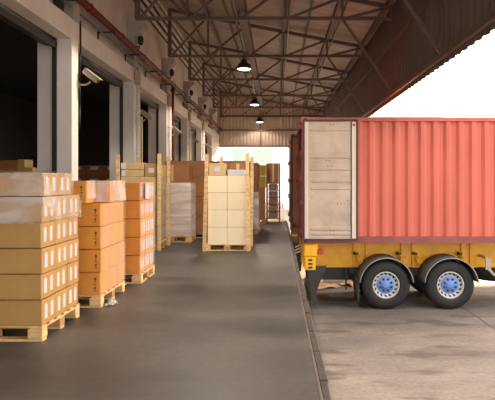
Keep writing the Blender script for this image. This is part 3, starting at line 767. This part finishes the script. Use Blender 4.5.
# ------------------------------------------------------------------ container trailer
def wheel(parent, x, y, z, sg):
    # sg -1: outer face towards the camera (-y); +1: towards +y
    w = bpy.data.objects.new('wheel', None); COL.objects.link(w); w.parent = parent; w.location = (x, y, z+.015); w.scale = (1.03, 1, 1.03)
    b = MB(); hw = .14
    b.lathe([(.275, -hw+.03), (.30, -hw+.005), (.36, -hw), (.44, -hw+.008), (.495, -hw+.03), (.515, -hw+.06), (.52, -.02), (.512, -.018), (.512, .018), (.52, .02), (.515, hw-.06), (.495, hw-.03), (.44, hw-.008), (.36, hw), (.30, hw-.005), (.275, hw-.03)], 'y', (0, 0, 0), 56, True)
    b.lathe([(.405, -hw-.002), (.41, -hw-.006), (.418, -hw-.002)], 'y', (0, 0, 0), 56)
    b.build('tyre', 'rubber', w)
    f = sg*.14
    b = MB(); b.lathe([(.285, f*.72), (.285, f*.98), (.268, f*1.0), (.262, f*.86), (.255, f*.62), (.215, f*.42), (.19, f*.42), (.10, f*.5)], 'y', (0, 0, 0), 48)
    b.lathe([(.275, -.1), (.275, .1)], 'y', (0, 0, 0), 32)
    b.mi = [0]*len(b.f); b.mats = ['rimsteel', 'black']; b.cur = 1     # hand holes in the dish
    for i in range(16):
        a = 2*PI*i/16; ca, sa = math.cos(a), math.sin(a)
        pts = []
        for k in range(10):
            t = 2*PI*k/10; rr = .234+.026*math.cos(t); tt = .026*math.sin(t)+.012*math.cos(t)
            yy = f*.42+(rr-.215)/.04*f*.20+f*.02
            pts.append((ca*rr-sa*tt, yy if rr > .215 else f*.44, sa*rr+ca*tt))
        b.add(pts, [tuple(range(10))])
    b.build('rim', None, w)
    b = MB(); b.lathe([(.188, f*.42), (.188, f*.60), (.175, f*.66), (.085, f*.70), (.08, f*.86), (.055, f*.95), (0, f*.96)], 'y', (0, 0, 0), 36); b.mi = [0]*len(b.f); b.mats = ['hubblue', 'ink']; b.cur = 1
    for i in range(8):
        a = 2*PI*(i+.5)/8; b.tube((math.cos(a)*.128, f*.62, math.sin(a)*.128), (math.cos(a)*.128, f*.74, math.sin(a)*.128), .028, 8)
    b.build('hub', None, w)
    return w
def arch(mb, cx, cz, r0, r1, y0, y1, a0, a1, n=22):
    pts = [(cx+math.cos(a0+(a1-a0)*i/n)*r1, cz+math.sin(a0+(a1-a0)*i/n)*r1) for i in range(n+1)] + [(cx+math.cos(a0+(a1-a0)*i/n)*r0, cz+math.sin(a0+(a1-a0)*i/n)*r0) for i in range(n, -1, -1)]
    m_ = n+1; vs = [(p[0], y, p[1]) for y in (y0, y1) for p in pts]; N = 2*m_
    fs = []
    for i in range(n):
        a, b_, c, d = i, i+1, N-2-i, N-1-i
        fs += [(a, b_, c, d), (a+N, d+N, c+N, b_+N), (a, a+N, b_+N, b_), (d, c, c+N, d+N)]
    fs += [(0, N-1, 2*N-1, N), (n, n+N, n+1+N, n+1)]
    mb.sm = True; mb.add(vs, fs); mb.sm = False
def trailer(x0, y0, label, wx, chass):
    t = thing('container_trailer', (0, 0, 0), label, 'trailer', 'trailers under the containers')
    yc = y0+1.22
    for yb in (y0+.74, y0+1.64):
        b = MB(); b.box(x0+.05, x0+12, yb, yb+.06, -.64, -.07)
        b.box(x0+.05, x0+12, yb-.05, yb+.11, -.67, -.64); b.box(x0+.05, x0+12, yb-.05, yb+.11, -.10, -.052)
        for xs in (1.76, 2.04, 2.85, 3.10, 4.22, 4.42, 5.6, 6.6): 
            if xs < 4.0 or True: b.box(x0-.53+xs-.02, x0-.53+xs+.02, yb-.055, yb+.1, -.66, -.1)
        b.build('chassis_beam', chass, t)
    # rear bolster with the corner locks and marker plate
    b = MB(); b.bbox(x0+.07, x0+.36, y0+.02, y0+2.42, -.33, -.055, .02); b.build('rear_bolster', chass, t)
    for ya in (y0-.02, y0+2.25):
        b = MB(); b.bbox(x0+.04, x0+.345, ya, ya+.22, -.35, -.06, .03); b.build('corner_lock', chass, t)
        b = MB(); b.use(chass); b.bbox(x0+.07, x0+.31, ya+.02, ya+.08, -.64, -.345, .015)
        b.use('black')
        for z in (-.42, -.50, -.58): b.box(x0+.15, x0+.24, ya+.015, ya+.021, z-.02, z+.02)
        b.build('marker_plate', None, t)
        b = MB(); b.use('redlens'); b.tube((x0+.42, ya+.01, -.245), (x0+.42, ya+.09, -.245), .062, 18); b.use('rail'); b.tube((x0+.42, ya+.09, -.245), (x0+.42, ya+.13, -.245), .07, 18)
        b.use('redlens'); b.tube((x0+.34, ya+.03, -.245), (x0+.34, ya+.09, -.245), .05, 14); b.build('side_lamp', None, t)
        # dark bracket curving down at the back
        b = MB(); b.prism([(x0+.13, -.55), (x0+.55, -.55), (x0+.49, -.72), (x0+.40, -.92), (x0+.34, -1.12), (x0+.315, -1.38), (x0+.22, -1.38), (x0+.19, -1.0), (x0+.15, -.8)], 'y', ya+.08, ya+.12); b.build('bumper_bracket', 'chassis_black', t)
    b = MB(); b.bbox(x0+.16, x0+.26, y0+.16, y0+2.22, -1.30, -1.12, .01); b.build('underrun_bar', 'chassis_black', t)
    # dark suspension and crossmembers
    b = MB()
    pass
    for xs in (.6, 1.2, 4.9, 7.5):
        b = MB(); b.box(x0+xs, x0+xs+.1, y0+.81, y0+1.63, -.60, -.2); b.build('crossmember', 'chassis_black', t)
    for ya in (y0+.76, y0+1.6):
        b = MB(); b.box(x0+.42, x0+1.32, ya, ya+.1, -.96, -.671); b.build('subframe', 'chassis_black', t)
    for ya in (y0+.5, y0+1.62):
        b = MB(); b.prism([(wx[0]-.75, -.69), (wx[1]+.6, -.69), (wx[1]+.45, -.98), (wx[1]-.1, -.85), (wx[0]+.1, -.85), (wx[0]-.6, -1.0)], 'y', ya+.12, ya+.2); b.build('suspension_hanger', 'chassis_black', t)
    for x in wx:
        b = MB(); b.tube((x, y0+.3, -.98), (x, y0+2.14, -.98), .075, 16); b.build('axle', 'chassis_black', t)
        wheel(t, x, y0+.14, -.98, -1); wheel(t, x, y0+.48, -.98, -1)
        wheel(t, x, y0+2.30, -.98, 1); wheel(t, x, y0+1.96, -.98, 1)
        for ya, yb in ((y0-.08, y0+.68), (y0+1.76, y0+2.5)):
            a0, a1 = math.radians(5), math.radians(175)
            b = MB(); arch(b, x, -.95, .578, .60, ya, yb, a0, a1); fd = b.build('fender', 'fender', t)
            b = MB(); ys = ya-.012 if ya < y0+1 else yb; arch(b, x, -.95, .572, .586, ys, ys+.012, a0, a1); b.build('edge_bead', 'fender_edge', fd)
    b = MB(); b.box(x0+1.02, x0+1.05, y0+.6, y0+.66, -1.17, -.66); b.build('pipe_stay', 'chassis_black', t)
    for xs in (wx[0]-.63,):
        b = MB(); b.prism([(xs-.03, -.80), (xs+.05, -.80), (xs+.05, -1.32), (xs+.01, -1.34)], 'y', y0+.0, y0+.62); b.build('mud_flap', 'rubber', t)
    # small yellow lashing hooks on the beam
    for xs in (1.84, 2.82, 3.18, 4.2):
        b = MB(); b.bar((xs-.06, y0+.68, -.30), (xs+.0, y0+.62, -.46), .05, .06); b.bar((xs, y0+.62, -.46), (xs+.07, y0+.62, -.56), .06, .07); b.bbox(xs+.03, xs+.11, y0+.58, y0+.66, -.58, -.42, .015); b.build('lashing_hook', chass, t)
        b = MB(); b.tube((xs-.11, y0+.64, -.34), (xs-.0, y0+.64, -.36), .03, 8); b.build('hook_pin', 'chassis_black', t)
    # spare wheel hanging from the frame
    b = MB(); b.lathe([(.27, -.14), (.44, -.14), (.51, -.08), (.52, 0), (.51, .08), (.44, .14), (.27, .14)], 'z', (x0+4.5, yc-.45, -.80), 40, True); b.build('spare_tyre', 'rubber', t)
    b = MB(); b.bar((x0+4.14, y0+.25, -.42), (x0+4.14, y0+.25, -.66), .12, .05); b.bar((x0+4.14, y0+.25, -.64), (x0+4.27, y0+.25, -.78), .10, .05); b.bar((x0+4.1, y0+.25, -.40), (x0+4.1, y0+.9, -.40), .05, .05); b.build('spare_bracket', 'fixture', t)
    # landing legs far out of the frame to the right
    for ya in (y0+.5, y0+1.9):
        b = MB(); b.box(x0+8.4, x0+8.54, ya, ya+.14, YZ+.02, -.3); b.box(x0+8.3, x0+8.64, ya-.1, ya+.24, YZ, YZ+.02); b.build('landing_leg', 'chassis_black', t)
    return t
trailer(CX, CY, 'yellow container trailer with blue hubbed wheels under the salmon container', (2.37, 3.77), 'yellow')
trailer(.40, 18.95, 'dark trailer under the brown container behind', (3.0, 4.3), 'maroon2')
# tail lamp cluster and striped plate at the back of the second vehicle (on the dock side)
t = thing('tail_lamp', (.41, 18.80, 0), 'grey lamp box with an amber band at the dock edge beyond the container', 'lamp')
b = MB(); b.bbox(.02, .19, 0, .08, -.50, -.26, .01); b.build('lamp_body', 'conduit', t)
b = MB(); b.box(.022, .188, -.006, 0.004, -.33, -.27); b.build('amber_band', 'amber', t)
b = MB(); b.tube((.16, .02, -.62), (.16, .06, -.62), .025, 10); b.build('red_reflector', 'redlens', t)
b = MB(); b.box(.06, .12, .03, .06, -.8, -.50); b.build('post', 'chassis_black', t)
t = thing('striped_board', (.50, 17.6, -.9), 'small black and white striped board at the dock edge', 'board')
b = MB(); b.use('black'); b.box(0, .16, 0, .02, .18, .42); b.use('white_paint')
for i in range(3):
    z = .19+i*.085; b.add([(0, -.002, z), (.16, -.002, z+.07), (.16, -.002, z+.11), (0, -.002, z+.04)], [(0, 1, 2, 3)])
b.build('striped_face', None, t)
b = MB(); b.box(.06, .10, .02, .05, YZ+.9, .3); b.build('post', 'chassis_black', t)

# torn cardboard lying under the trailer
def sheet(x, y, sx, sy, rz, h, label, seed):
    b = MB(); n = 6; vs = []
    for j in range(n+1):
        for i in range(n+1):
            u, v = i/n-.5, j/n-.5
            vs.append((u*sx*(1+.15*noise.noise(Vector((v*4, seed, 0)))), v*sy*(1+.2*noise.noise(Vector((u*4, seed+5, 0)))), .012+h*abs(noise.noise(Vector((u*2+seed, v*2, 0))))))
    fs = [(j*(n+1)+i, j*(n+1)+i+1, (j+1)*(n+1)+i+1, (j+1)*(n+1)+i) for j in range(n) for i in range(n)]
    b.add(vs, fs); o = b.build('cardboard_sheet', 'scrap', fix=False); o.location = (x, y, YZ); o.rotation_euler.z = rz
    sd = o.modifiers.new('thick', 'SOLIDIFY'); sd.thickness = .008
    tag(o, label, 'cardboard', 'torn cardboard on the yard')
sheet(1.25, 16.9, .75, .6, .2, .14, 'torn tan cardboard lying flat under the trailer, left piece', 1.3)
sheet(1.95, 17.2, .5, .5, .9, .20, 'torn tan cardboard under the trailer, right crumpled piece', 4.1)

# ------------------------------------------------------------------ outside beyond the far end
t = thing('building', (0, 62, YZ), 'bright white building beyond the far end of the dock', 'building')
b = MB(); b.box(-14, 16, 0, 8, 0, 9); b.build('wall', 'outer_wall', t)
b = MB(); b.box(-14.4, 16.4, -.5, 8.4, 9, 9.3); b.build('roof', 'outer_wall', t)
for x in (-7.8, -4.35, -2.25, 2.8, 6.0):
    b = MB(); b.box(x, x+1.85, -.05, .05, 4.55, 6.0); f = b.build('window', 'outer_wall', t)
    b = MB(); b.box(x+.06, x+.9, -.06, -.045, 4.62, 5.93); b.box(x+.95, x+1.79, -.06, -.045, 4.62, 5.93); b.build('pane', 'outer_glass', f)
